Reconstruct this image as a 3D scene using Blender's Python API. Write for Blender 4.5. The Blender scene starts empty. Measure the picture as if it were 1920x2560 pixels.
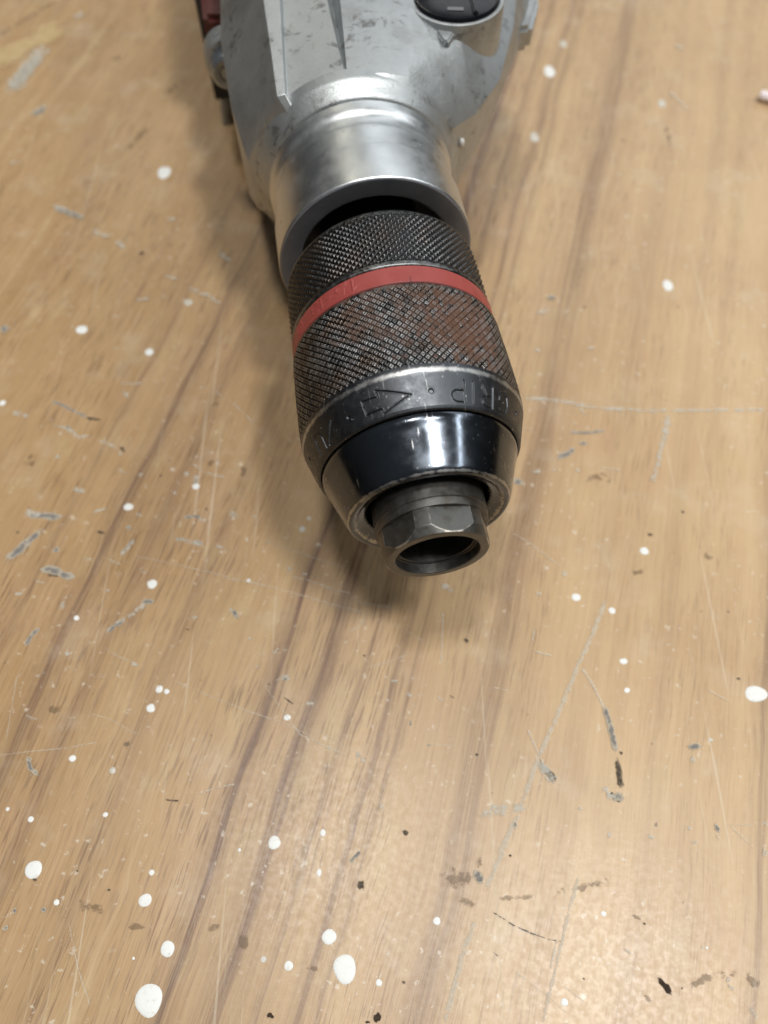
import bpy, bmesh, math, random
import numpy as np
from mathutils import Vector

random.seed(7)
rng = np.random.default_rng(7)
S = bpy.context.scene
COL = S.collection
MM = 0.001
PI = math.pi

# ------------------------------------------------------------------ camera
cam_d = bpy.data.cameras.new("camera")
cam = bpy.data.objects.new("camera", cam_d)
COL.objects.link(cam)
S.camera = cam
cam.location = (0.0, 0.0, 0.17235)
cam.rotation_euler = (math.radians(90 - 62.70), 0, 0)      # looking down at the bench, tip of the chuck towards us
cam_d.sensor_fit = 'VERTICAL'
cam_d.sensor_height = 24.0
cam_d.lens = 24.0 * 1930.0 / 2560.0
cam_d.clip_start = 0.005
cam_d.clip_end = 20.0
cam_d.dof.use_dof = True
cam_d.dof.focus_distance = 0.145
cam_d.dof.aperture_fstop = cam_d.lens / 2.4                # 2.4 mm wide phone lens opening
S.render.resolution_x, S.render.resolution_y = 768, 1024

# ------------------------------------------------------------------ room light
world = bpy.data.worlds.new("World")
S.world = world
world.use_nodes = True
wt = world.node_tree
bg = wt.nodes["Background"]
_tc = wt.nodes.new('ShaderNodeTexCoord')                    # pale ceiling above, dim walls around
_sx = wt.nodes.new('ShaderNodeSeparateXYZ')
_cr = wt.nodes.new('ShaderNodeValToRGB')
wt.links.new(_tc.outputs['Generated'], _sx.inputs[0])
wt.links.new(_sx.outputs[2], _cr.inputs[0])
wt.links.new(_cr.outputs[0], bg.inputs[0])
_cr.color_ramp.elements[0].position = 0.0
_cr.color_ramp.elements[0].color = (0.16, 0.15, 0.14, 1)
_cr.color_ramp.elements[1].position = 0.85
_cr.color_ramp.elements[1].color = (0.84, 0.87, 0.88, 1)
bg.inputs[1].default_value = 0.15


def lamp(name, loc, target, sx, sy, power, col):
    d = bpy.data.lights.new(name, 'AREA')
    d.shape = 'RECTANGLE'
    d.size, d.size_y = sx, sy
    d.energy = power
    d.color = col
    o = bpy.data.objects.new(name, d)
    COL.objects.link(o)
    o.location = loc
    v = Vector(target) - Vector(loc)
    o.rotation_euler = v.to_track_quat('-Z', 'Y').to_euler()
    return o


lamp("ceiling_panel", (-0.10, 0.09, 1.50), (-0.02, 0.09, 0), 0.16, 0.16, 8.0, (1.0, 0.975, 0.93))
lamp("ceiling_panel.001", (0.42, -0.14, 1.50), (0, 0.12, 0), 0.20, 0.20, 13.0, (1.0, 0.985, 0.955))
lamp("ceiling_tube", (-0.62, 1.75, 1.55), (0, 0.12, 0), 0.06, 1.2, 2.6, (1.0, 0.94, 0.78))
lamp("ceiling_tube.001", (1.28, 0.22, 1.38), (0, 0.12, 0), 1.3, 0.08, 5.5, (0.95, 0.99, 1.0))
lamp("window", (0.85, 1.75, 1.45), (0, 0.12, 0), 2.2, 0.9, 9.5, (0.93, 0.97, 1.0))

S.view_settings.view_transform = 'Standard'
S.view_settings.look = 'None'
S.view_settings.exposure = 0.13
S.view_settings.gamma = 1.0
S.view_settings.use_curve_mapping = False
S.render.engine = 'CYCLES'
S.cycles.use_denoising = True
S.cycles.max_bounces = 5
S.cycles.diffuse_bounces = 2
S.cycles.glossy_bounces = 4
S.cycles.transparent_max_bounces = 6
S.cycles.adaptive_threshold = 0.02
S.cycles.caustics_reflective = False
S.cycles.caustics_refractive = False


# ------------------------------------------------------------------ node helpers
class NT:
    def __init__(self, name):
        self.m = bpy.data.materials.new(name)
        self.m.use_nodes = True
        self.t = self.m.node_tree
        self.t.nodes.clear()
        self.out = self.t.nodes.new('ShaderNodeOutputMaterial')

    def n(self, kind, **kw):
        nd = self.t.nodes.new(kind)
        for k, v in kw.items():
            setattr(nd, k, v)
        return nd

    def put(self, sock, v):
        if hasattr(v, 'is_output') or isinstance(v, bpy.types.NodeSocket):
            self.t.links.new(v, sock)
        elif isinstance(v, (tuple, list)) and len(v) == 3 and sock.type == 'RGBA':
            sock.default_value = (*v, 1)
        else:
            sock.default_value = v

    def math(self, op, a, b=0.0, c=None, clamp=False):
        nd = self.n('ShaderNodeMath', operation=op, use_clamp=clamp)
        self.put(nd.inputs[0], a)
        self.put(nd.inputs[1], b)
        if c is not None:
            self.put(nd.inputs[2], c)
        return nd.outputs[0]

    def step(self, v, lo, hi, a=0.0, b=1.0):
        nd = self.n('ShaderNodeMapRange', interpolation_type='SMOOTHSTEP')
        self.put(nd.inputs[0], v)
        for i, x in enumerate((lo, hi, a, b)):
            self.put(nd.inputs[1 + i], x)
        return nd.outputs[0]

    def mix(self, f, a, b, mode='MIX'):
        nd = self.n('ShaderNodeMix', data_type='RGBA', blend_type=mode)
        nd.clamp_factor = True
        self.put(nd.inputs[0], f)
        self.put(nd.inputs[6], a)
        self.put(nd.inputs[7], b)
        return nd.outputs[2]

    def coord(self):
        return self.n('ShaderNodeTexCoord').outputs['Object']

    def mapping(self, v, scale=(1, 1, 1), rot=(0, 0, 0), loc=(0, 0, 0)):
        nd = self.n('ShaderNodeMapping')
        self.put(nd.inputs[0], v)
        nd.inputs['Location'].default_value = loc
        nd.inputs['Rotation'].default_value = rot
        nd.inputs['Scale'].default_value = scale
        return nd.outputs[0]

    def noise(self, v, scale=1.0, detail=2.0, rough=0.5, dist=0.0):
        nd = self.n('ShaderNodeTexNoise')
        self.put(nd.inputs['Vector'], v)
        nd.inputs['Scale'].default_value = scale
        nd.inputs['Detail'].default_value = detail
        nd.inputs['Roughness'].default_value = rough
        nd.inputs['Distortion'].default_value = dist
        return nd.outputs['Fac']

    def ramp(self, f, stops, interp='LINEAR'):
        nd = self.n('ShaderNodeValToRGB')
        cr = nd.color_ramp
        cr.interpolation = interp
        while len(cr.elements) < len(stops):
            cr.elements.new(0.5)
        for e, (p, c) in zip(cr.elements, stops):
            e.position = p
            e.color = (*c, 1) if isinstance(c, tuple) else (c, c, c, 1)
        self.put(nd.inputs[0], f)
        return nd.outputs[0]

    def attr(self, name):
        return self.n('ShaderNodeAttribute', attribute_name=name).outputs['Fac']

    def bump(self, h, strength=0.3, dist=0.0002, normal=None):
        nd = self.n('ShaderNodeBump')
        nd.inputs['Strength'].default_value = strength
        nd.inputs['Distance'].default_value = dist
        self.put(nd.inputs['Height'], h)
        if normal is not None:
            self.put(nd.inputs['Normal'], normal)
        return nd.outputs[0]

    def pbsdf(self, base, rough, metal=0.0, normal=None, spec=0.5, coat=0.0, coat_r=0.1, aniso=0.0, alpha=None):
        nd = self.n('ShaderNodeBsdfPrincipled')
        self.put(nd.inputs['Base Color'], base)
        self.put(nd.inputs['Roughness'], rough)
        self.put(nd.inputs['Metallic'], metal)
        self.put(nd.inputs['Specular IOR Level'], spec)
        self.put(nd.inputs['Coat Weight'], coat)
        self.put(nd.inputs['Coat Roughness'], coat_r)
        self.put(nd.inputs['Anisotropic'], aniso)
        if normal is not None:
            self.put(nd.inputs['Normal'], normal)
        if alpha is not None:
            self.put(nd.inputs['Alpha'], alpha)
        self.t.links.new(nd.outputs[0], self.out.inputs[0])
        return self.m


# ------------------------------------------------------------------ materials
def mat_bench():
    N = NT("bench_wood")
    co = N.coord()
    g = N.mapping(co, rot=(0, 0, math.radians(15)))              # x across the grain, y along it
    warp = N.noise(N.mapping(g, scale=(9, 9, 1)), 1.0, 2, 0.5)
    warp2 = N.noise(N.mapping(g, scale=(60, 26, 1)), 1.0, 2, 0.6)
    sep = N.n('ShaderNodeSeparateXYZ')
    N.put(sep.inputs[0], g)
    u = N.math('ADD', sep.outputs[0], N.math('MULTIPLY', N.math('SUBTRACT', warp, 0.5), 0.006))
    u = N.math('ADD', u, N.math('MULTIPLY', N.math('SUBTRACT', warp2, 0.5), 0.0026))
    cmb = N.n('ShaderNodeCombineXYZ')
    N.put(cmb.inputs[0], u)
    N.put(cmb.inputs[1], sep.outputs[1])
    gw = cmb.outputs[0]
    # broad tone
    tone = N.noise(N.mapping(gw, scale=(38, 9, 1)), 1.0, 3, 0.55)
    col = N.ramp(tone, [(0.25, (0.345, 0.213, 0.098)), (0.42, (0.440, 0.280, 0.132)), (0.55, (0.510, 0.340, 0.168)), (0.75, (0.570, 0.398, 0.210))])
    # light falloff put into the wood colour: paler to the right, deeper left
    side = N.step(u, -0.10, 0.06)
    col = N.mix(side, N.mix(0.55, col, (0.275, 0.158, 0.064)), N.mix(0.45, col, (0.575, 0.420, 0.255)))
    # blotches
    bl = N.noise(co, 28, 3, 0.6)
    col = N.mix(N.step(bl, 0.42, 0.70, 0, 0.45), col, (0.42, 0.265, 0.145))
    mo = N.noise(N.mapping(gw, scale=(110, 45, 1), loc=(2, 7, 0)), 1.0, 4, 0.6)
    col = N.mix(N.step(mo, 0.50, 0.72, 0, 0.40), col, (0.46, 0.290, 0.165))
    col = N.mix(N.step(mo, 0.46, 0.28, 0, 0.35), col, (0.52, 0.400, 0.215))
    # medium streaks
    st = N.noise(N.mapping(gw, scale=(300, 6, 1)), 1.0, 3, 0.6)
    rsoft = N.step(u, -0.03, 0.03, 1.0, 0.30)
    col = N.mix(N.math('MULTIPLY', N.step(st, 0.46, 0.82, 0, 0.24), rsoft), col, (0.235, 0.135, 0.068))
    col = N.mix(N.step(st, 0.47, 0.28, 0, 0.24), col, (0.60, 0.45, 0.27))
    # the printed dark stripes, each at its own place across the boards (metres)
    L, R_ = -0.11, 0.11
    P = lambda x: (x - L) / (R_ - L)
    stripes = [(-.0985, .0014, .35), (-.0857, .0022, .75), (-.0760, .0030, .40), (-.0605, .0030, .30), (-.0358, .0017, 1.0), (-.0262, .0030, .85),
               (-.0180, .0016, .50), (-.0104, .0016, .62), (-.0067, .0012, .45), (.0115, .0060, .55), (.0320, .0060, .16), (.0385, .0046, .12), (.0482, .0044, .18), (.0560, .0040, .14), (.0712, .0016, .55)]
    uf = N.math('DIVIDE', N.math('SUBTRACT', u, L), R_ - L)
    acc = None
    for (x, w, k) in stripes:
        d = N.math('ABSOLUTE', N.math('SUBTRACT', u, x))
        f = N.math('MAXIMUM', N.step(d, w, w * 0.1, 0, k * 0.9), N.step(d, w * 3.2, 0, 0, k * 0.38))
        acc = f if acc is None else N.math('MAXIMUM', acc, f)
    brk = N.noise(N.mapping(gw, scale=(900, 16, 1)), 1.0, 3, 0.7)
    acc = N.math('MULTIPLY', acc, N.step(brk, 0.30, 0.58, 0.45, 1.25))
    line = N.noise(N.mapping(gw, scale=(1100, 9, 1), loc=(5, 2, 0)), 1.0, 2, 0.6)
    col = N.mix(N.math('MULTIPLY', N.step(line, 0.52, 0.74, 0, 0.34), rsoft), col, (0.230, 0.135, 0.085))
    col = N.mix(acc, col, (0.140, 0.074, 0.046))
    # short dark pore lines
    po = N.noise(N.mapping(gw, scale=(1900, 105, 1)), 1.0, 2, 0.62)
    zone = N.noise(N.mapping(gw, scale=(60, 12, 1)), 1.0, 2, 0.5)
    pore = N.math('MULTIPLY', N.step(po, 0.51, 0.66), N.step(zone, 0.38, 0.62, 0.15, 0.72))
    pore = N.math('MULTIPLY', pore, N.step(u, 0.04, -0.02, 0.40, 1.0))
    col = N.mix(pore, col, (0.150, 0.082, 0.045))
    # fine printed fibre
    fi = N.noise(N.mapping(gw, scale=(3200, 60, 1)), 1.0, 2, 0.6)
    col = N.mix(N.step(fi, 0.35, 0.7, 0, 0.18), col, (0.62, 0.47, 0.29))
    # rubbed pale haze and flecks from use
    hz = N.noise(co, 60, 4, 0.62)
    col = N.mix(N.step(hz, 0.52, 0.76, 0, 0.22), col, (0.62, 0.54, 0.42))
    fl = N.noise(co, 520, 3, 0.6)
    fz = N.noise(co, 35, 2, 0.5)
    fleck = N.math('MULTIPLY', N.step(fl, 0.62, 0.70), N.step(fz, 0.38, 0.60, 0.15, 1.0))
    col = N.mix(N.math('MULTIPLY', fleck, 0.55), col, (0.66, 0.60, 0.50))
    dk = N.noise(N.mapping(co, loc=(3, 1, 0)), 330, 2, 0.5)
    col = N.mix(N.step(dk, 0.735, 0.775, 0, 0.7), col, (0.09, 0.06, 0.04))
    # hairline scratches in three directions
    hair = None
    for i, (a, sc, th) in enumerate([(68, (700, 9, 1), 0.695), (-50, (820, 12, 1), 0.71), (110, (640, 7, 1), 0.70), (-12, (760, 14, 1), 0.715)]):
        h = N.noise(N.mapping(co, rot=(0, 0, math.radians(a)), scale=sc, loc=(i * 3.7, i * 1.9, i)), 1.0, 2, 0.45)
        h = N.step(h, th, th + 0.05)
        hair = h if hair is None else N.math('MAXIMUM', hair, h)
    col = N.mix(N.math('MULTIPLY', hair, 0.32), col, (0.68, 0.60, 0.47))
    rn = N.noise(co, 700, 3, 0.65)
    rough = N.step(rn, 0.3, 0.7, 0.32, 0.42)
    rough = N.math('ADD', rough, N.math('MULTIPLY', hair, 0.15))
    b1 = N.noise(co, 900, 1, 0.6)
    b2 = N.noise(co, 2600, 1, 0.6)
    hgt = N.math('ADD', N.math('MULTIPLY', b1, 0.6), N.math('MULTIPLY', b2, 0.4))
    nm = N.bump(hgt, 0.13, 0.00012)
    return N.pbsdf(col, rough, 0, nm, 0.42)


def mat_mark(name, c0, c1, cov, rough, edge=0.0, rag=0.9, scale=900, bump=0.0, stretch=None):
    """a mark in the bench surface: coverage comes from the mesh, its ragged edge from noise"""
    N = NT(name)
    co = N.coord()
    a = N.attr('cover')
    n1 = N.noise(co, scale, 5, 0.72)
    f = N.math('ADD', a, N.math('MULTIPLY', N.math('SUBTRACT', n1, 0.5), rag))
    f = N.math('MULTIPLY', N.step(f, 0.32 + edge, 0.78 + edge, 0, cov), N.step(a, 0.0, 0.25))
    n2 = N.noise(co, scale * 1.9, 3, 0.6)
    col = N.mix(N.step(n2, 0.3, 0.7), c0, c1)
    return N.pbsdf(col, rough, 0, None, 0.3, alpha=f)


def mat_gouge():
    N = NT("gouged_board")
    co = N.coord()
    a = N.attr('cover')
    n1 = N.noise(co, 620, 5, 0.72)
    f = N.math('ADD', a, N.math('MULTIPLY', N.math('SUBTRACT', n1, 0.5), 2.4))
    fill = N.math('MULTIPLY', N.step(f, 0.20, 0.55, 0, 0.78), N.step(a, 0.0, 0.3))
    core = N.step(f, 0.55, 1.0)
    n2 = N.noise(co, 1500, 3, 0.6)
    pale = N.mix(n2, (0.46, 0.40, 0.30), (0.56, 0.51, 0.42))
    dark = N.mix(n2, (0.14, 0.135, 0.125), (0.28, 0.27, 0.26))
    nm = N.bump(f, -0.6, 0.0002)
    return N.pbsdf(N.mix(core, pale, dark), 0.75, 0, nm, 0.2, alpha=fill)


def mat_paint():
    N = NT("white_paint")
    co = N.coord()
    n = N.noise(co, 900, 4, 0.6)
    col = N.mix(N.step(n, 0.54, 0.74, 0, 0.60), (0.74, 0.75, 0.73), (0.50, 0.48, 0.43))
    return N.pbsdf(col, 0.5, 0, N.bump(N.noise(co, 1600, 3, 0.6), 0.25, 0.0001), 0.4)


def mat_paint_thin():
    N = NT("thin_white_paint")
    co = N.coord()
    n = N.noise(co, 1100, 3, 0.6)
    col = N.mix(N.step(n, 0.35, 0.7), (0.70, 0.69, 0.64), (0.52, 0.47, 0.38))
    return N.pbsdf(col, 0.55, 0, None, 0.4, alpha=0.85)


def rust_mask(N, co, cen, rad, lo=0.50, hi=0.66, scale=420):
    v = N.n('ShaderNodeVectorMath', operation='DISTANCE')
    N.put(v.inputs[0], co)
    v.inputs[1].default_value = cen
    near = N.step(v.outputs['Value'], rad, rad * 0.25)
    n = N.noise(co, scale, 5, 0.65)
    return N.step(N.math('ADD', n, N.math('MULTIPLY', N.math('SUBTRACT', near, 0.5), 0.30)), lo, hi)


def mat_knurl(rust):
    N = NT("knurled_steel_rusty" if rust else "knurled_steel")
    co = N.coord()
    w = N.attr('wear')
    n = N.noise(co, 1300, 3, 0.6)
    big = N.noise(co, 90, 3, 0.5)
    wear = N.step(N.math('ADD', w, N.math('MULTIPLY', N.math('SUBTRACT', n, 0.5), 0.7)), 0.30, 0.95)
    wear = N.math('MULTIPLY', wear, N.step(big, 0.3, 0.7, 0.55, 1.0))
    col = N.mix(wear, (0.045, 0.046, 0.048), (0.36, 0.365, 0.37) if rust else (0.40, 0.41, 0.41))
    grime = N.step(N.noise(co, 160, 4, 0.6), 0.46, 0.66, 0, 0.6 if rust else 0.25)
    col = N.mix(grime, col, (0.10, 0.068, 0.050))
    rough = N.step(n, 0.3, 0.7, 0.30, 0.50)
    metal = 1.0
    if rust:
        m = rust_mask(N, co, (0.0105, 0.036, 0.063), 0.016, 0.50, 0.64, 560)
        m2 = rust_mask(N, co, (-0.003, 0.039, 0.066), 0.020, 0.56, 0.72, 480)
        m = N.math('MAXIMUM', m, N.math('MULTIPLY', m2, 0.7))
        rc = N.mix(N.noise(co, 900, 3, 0.6), (0.045, 0.022, 0.014), (0.200, 0.078, 0.030))
        m = N.math('MULTIPLY', m, N.step(wear, 0.25, 0.95, 1.0, 0.45))
        col = N.mix(N.math('MULTIPLY', m, 0.72), col, rc)
        rough = N.math('ADD', rough, N.math('MULTIPLY', m, 0.4))
        metal = N.math('SUBTRACT', 1.0, N.math('MULTIPLY', m, 0.85))
    return N.pbsdf(col, rough, metal, N.bump(n, 0.25, 0.0001), 0.5)


def scratches(N, co, k=1.0):
    out = None
    for i, (r, sc, th) in enumerate([((0.3, 0.2, 0.7), (1500, 90, 300), 0.70), ((1.1, 0.5, -0.4), (1700, 110, 260), 0.71), ((-0.5, 0.9, 0.2), (1300, 80, 350), 0.71)]):
        h = N.noise(N.mapping(co, rot=r, scale=sc, loc=(i, i * 2, 0)), k, 2, 0.5)
        h = N.step(h, th, th + 0.06)
        out = h if out is None else N.math('MAXIMUM', out, h)
    return out


def nicks(N, co, scale, size, keep):
    v = N.n('ShaderNodeTexVoronoi')
    N.put(v.inputs['Vector'], N.mapping(co, scale=(1, 0.7, 1)))
    v.inputs['Scale'].default_value = scale
    sp = N.n('ShaderNodeSeparateColor')
    N.put(sp.inputs[0], v.outputs['Color'])
    rad = N.math('MULTIPLY', sp.outputs[1], size)
    return N.math('MULTIPLY', N.math('LESS_THAN', v.outputs['Distance'], rad), N.math('GREATER_THAN', sp.outputs[0], 1.0 - keep))


def mat_band():
    N = NT("stamped_band_steel")
    co = N.coord()
    w = N.attr('wear')
    n = N.noise(co, 700, 5, 0.7)
    sc = scratches(N, co)
    wear = N.step(N.math('ADD', w, N.math('MULTIPLY', N.math('SUBTRACT', n, 0.5), 1.1)), 0.45, 0.95)
    f = N.math('MAXIMUM', wear, N.math('MULTIPLY', sc, 0.45))
    f = N.math('MAXIMUM', f, N.math('MULTIPLY', nicks(N, co, 2200, 0.34, 0.18), 0.5))
    col = N.mix(f, (0.075, 0.080, 0.088), (0.46, 0.46, 0.455))
    col = N.mix(N.step(N.noise(co, 500, 4, 0.6), 0.62, 0.75, 0, 0.6), col, (0.05, 0.038, 0.030))
    rough = N.step(n, 0.3, 0.7, 0.36, 0.52)
    return N.pbsdf(col, rough, 1.0, N.bump(n, 0.12, 0.0001), 0.5)


def mat_cone():
    N = NT("black_chrome")
    co = N.coord()
    w = N.attr('wear')
    n = N.noise(co, 800, 5, 0.7)
    sc = scratches(N, co)
    zone = N.step(N.noise(co, 150, 3, 0.6), 0.42, 0.62)
    wear = N.step(N.math('ADD', w, N.math('MULTIPLY', N.math('SUBTRACT', n, 0.5), 1.2)), 0.55, 0.85)
    f = N.math('MAXIMUM', N.math('MULTIPLY', wear, 0.75), N.math('MULTIPLY', N.math('MULTIPLY', sc, zone), 0.8))
    nk = N.math('MULTIPLY', nicks(N, co, 1900, 0.36, 0.24), N.step(N.noise(co, 120, 2, 0.5), 0.40, 0.60))
    f = N.math('MAXIMUM', f, N.math('MULTIPLY', nk, 0.35))
    col = N.mix(f, (0.095, 0.108, 0.128), (0.48, 0.47, 0.45))
    rough = N.math('ADD', N.step(N.noise(co, 260, 4, 0.6), 0.3, 0.7, 0.13, 0.24), N.math('MULTIPLY', f, 0.30))
    return N.pbsdf(col, rough, 1.0, N.bump(N.math('ADD', n, sc), 0.06, 0.0001), 0.5)


def mat_holder():
    N = NT("oiled_steel")
    co = N.coord()
    w = N.attr('wear')
    ring = N.noise(N.mapping(co, scale=(60, 3500, 60)), 1.0, 2, 0.5)
    n = N.noise(co, 600, 5, 0.7)
    wear = N.step(N.math('ADD', w, N.math('MULTIPLY', N.math('SUBTRACT', n, 0.5), 0.8)), 0.6, 0.95)
    col = N.mix(n, (0.086, 0.086, 0.081), (0.160, 0.158, 0.150))
    col = N.mix(N.step(N.noise(co, 260, 4, 0.6), 0.5, 0.7, 0, 0.6), col, (0.075, 0.060, 0.046))
    col = N.mix(wear, col, (0.46, 0.44, 0.40))
    return N.pbsdf(col, N.step(n, 0.3, 0.7, 0.36, 0.52), 0.9, N.bump(N.math('ADD', ring, n), 0.12, 0.0001), 0.5)


def mat_turned():
    N = NT("turned_aluminium")
    co = N.coord()
    ring = N.noise(N.mapping(co, scale=(25, 2600, 25)), 1.0, 2, 0.5)
    n = N.noise(co, 200, 5, 0.65)
    sm = N.step(N.noise(co, 70, 4, 0.6), 0.48, 0.70, 0, 0.25)
    col = N.mix(n, (0.56, 0.585, 0.60), (0.68, 0.70, 0.70))
    col = N.mix(sm, col, (0.36, 0.39, 0.42))
    col = N.mix(N.step(N.noise(co, 420, 3, 0.6), 0.66, 0.76, 0, 0.6), col, (0.20, 0.20, 0.20))
    rough = N.math('ADD', N.step(n, 0.3, 0.7, 0.31, 0.43), N.math('MULTIPLY', sm, 0.2))
    return N.pbsdf(col, rough, 1.0, N.bump(ring, 0.10, 0.0001), 0.5)


def mat_lip():
    N = NT("dim_reflection_steel")
    co = N.coord()
    n = N.noise(co, 300, 4, 0.65)
    col = N.mix(n, (0.15, 0.16, 0.18), (0.25, 0.26, 0.29))  # dim reflection of the front-facing ring put into its base colour
    return N.pbsdf(col, N.step(n, 0.3, 0.7, 0.34, 0.5), 0.45, N.bump(n, 0.1, 0.0001), 0.5)


def mat_cast():
    N = NT("cast_aluminium")
    co = N.coord()
    n = N.noise(co, 190, 6, 0.7)
    col = N.mix(n, (0.34, 0.36, 0.37), (0.50, 0.525, 0.53))
    st = N.noise(co, 260, 5, 0.72, 0.5)
    sz = N.noise(co, 55, 3, 0.5)
    spot = N.math('MULTIPLY', N.step(st, 0.53, 0.66), N.step(sz, 0.40, 0.60, 0.22, 1.0))
    col = N.mix(N.math('MULTIPLY', spot, 0.85), col, (0.13, 0.128, 0.122))
    gz = N.step(N.noise(co, 75, 4, 0.65), 0.50, 0.70, 0, 0.45)
    col = N.mix(gz, col, (0.24, 0.235, 0.22))
    g = N.n('ShaderNodeNewGeometry')
    gr = N.noise(co, 2200, 3, 0.6)
    return N.pbsdf(col, 0.47, 0.85, N.bump(N.math('ADD', gr, N.math('MULTIPLY', n, 1.5)), 0.35, 0.0002), 0.5)


def mat_simple(name, c0, c1, rough, metal=0.0, scale=300, bump=0.1, spec=0.5):
    N = NT(name)
    co = N.coord()
    n = N.noise(co, scale, 4, 0.65)
    return N.pbsdf(N.mix(n, c0, c1), N.step(n, 0.25, 0.75, rough * 0.85, rough * 1.15), metal, N.bump(n, bump, 0.0001), spec)


def mat_red():
    N = NT("red_ring_plastic")
    co = N.coord()
    n = N.noise(co, 350, 5, 0.7)
    w = N.attr('wear')
    col = N.mix(n, (0.255, 0.042, 0.037), (0.335, 0.072, 0.062))
    col = N.mix(N.step(N.noise(co, 120, 4, 0.6), 0.50, 0.72, 0, 0.55), col, (0.23, 0.030, 0.026))
    col = N.mix(N.math('MULTIPLY', w, 0.9), col, (0.05, 0.02, 0.02))
    return N.pbsdf(col, N.step(n, 0.3, 0.7, 0.40, 0.58), 0, N.bump(n, 0.12, 0.0001), 0.4)


M = dict(
    bench=mat_bench(), paint=mat_paint(), thin=mat_paint_thin(), gouge=mat_gouge(),
    scuff=mat_mark("rubbed_lacquer", (0.56, 0.52, 0.43), (0.66, 0.63, 0.56), 0.60, 0.7, edge=0.28, rag=3.4, scale=620),
    scratch=mat_mark("scratched_lacquer", (0.60, 0.54, 0.43), (0.70, 0.65, 0.55), 0.52, 0.65, edge=0.10, rag=2.8, scale=800),
    stain=mat_mark("brown_stain", (0.155, 0.100, 0.058), (0.22, 0.150, 0.090), 0.42, 0.45, edge=0.34, rag=3.6, scale=420),
    bare=mat_mark("bare_tan_wood", (0.58, 0.42, 0.20), (0.66, 0.50, 0.28), 0.62, 0.6, edge=0.05, rag=1.6, scale=160),
    pit=mat_mark("dark_pit", (0.045, 0.036, 0.026), (0.13, 0.105, 0.078), 0.85, 0.8, edge=0.10, rag=1.8, scale=900),
    hole=mat_mark("deep_hole", (0.020, 0.013, 0.008), (0.055, 0.035, 0.020), 0.97, 0.8, edge=0.0, rag=1.2, scale=800),
    crack=mat_mark("dark_hair_crack", (0.10, 0.10, 0.10), (0.19, 0.19, 0.185), 0.75, 0.8, edge=0.30, rag=3.2, scale=1100),
    knurl_rust=mat_knurl(True), knurl=mat_knurl(False), band=mat_band(), cone=mat_cone(), holder=mat_holder(),
    turned=mat_turned(), lip=mat_lip(), cast=mat_cast(), red=mat_red(),
    bore=mat_simple("near_black_steel", (0.015, 0.015, 0.015), (0.04, 0.04, 0.038), 0.55, 0.6),  # even near-black steel for the spindle behind the rear sleeve
    black=mat_simple("black_plastic", (0.004, 0.005, 0.007), (0.008, 0.009, 0.012), 0.22, 0.0, 300, 0.1, 0.25),
    mark=mat_simple("grey_print", (0.10, 0.10, 0.11), (0.16, 0.16, 0.17), 0.4),
    shell=mat_simple("dark_rubber_shell", (0.018, 0.017, 0.016), (0.032, 0.030, 0.028), 0.6),
    redshell=mat_simple("dull_red_shell", (0.060, 0.012, 0.010), (0.085, 0.018, 0.015), 0.5),
    zinc=mat_simple("zinc_bolt", (0.28, 0.32, 0.36), (0.42, 0.46, 0.50), 0.35, 0.9),
    pink=mat_simple("pale_pink_paper", (0.80, 0.70, 0.74), (0.86, 0.80, 0.82), 0.6),
)


# ------------------------------------------------------------------ mesh helpers
def link(name, me, mat, parent=None):
    o = bpy.data.objects.new(name, me)
    COL.objects.link(o)
    if mat is not None:
        me.materials.append(mat)
    if parent is not None:
        o.parent = parent
    return o


def from_arrays(name, co, quads, attrs=None, smooth=True, sharp=None, tris=None):
    me = bpy.data.meshes.new(name)
    nq = len(quads)
    nt = 0 if tris is None else len(tris)
    me.vertices.add(len(co))
    me.vertices.foreach_set('co', np.asarray(co, np.float32).ravel())
    me.loops.add(nq * 4 + nt * 3)
    idx = np.asarray(quads, np.int32).ravel() if nq else np.zeros(0, np.int32)
    if nt:
        idx = np.concatenate([idx, np.asarray(tris, np.int32).ravel()])
    me.loops.foreach_set('vertex_index', idx)
    me.polygons.add(nq + nt)
    starts = np.concatenate([np.arange(nq) * 4, nq * 4 + np.arange(nt) * 3]).astype(np.int32)
    me.polygons.foreach_set('loop_start', starts)
    for k, v in (attrs or {}).items():
        a = me.attributes.new(k, 'FLOAT', 'POINT')
        a.data.foreach_set('value', np.asarray(v, np.float32).ravel())
    me.update(calc_edges=True)
    me.validate()
    me.polygons.foreach_set('use_smooth', np.ones(len(me.polygons), bool) if smooth else np.zeros(len(me.polygons), bool))
    if sharp:
        me.set_sharp_from_angle(angle=math.radians(sharp))
    return me


AXH = 0.045      # height of the spindle axis above the bench


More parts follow.
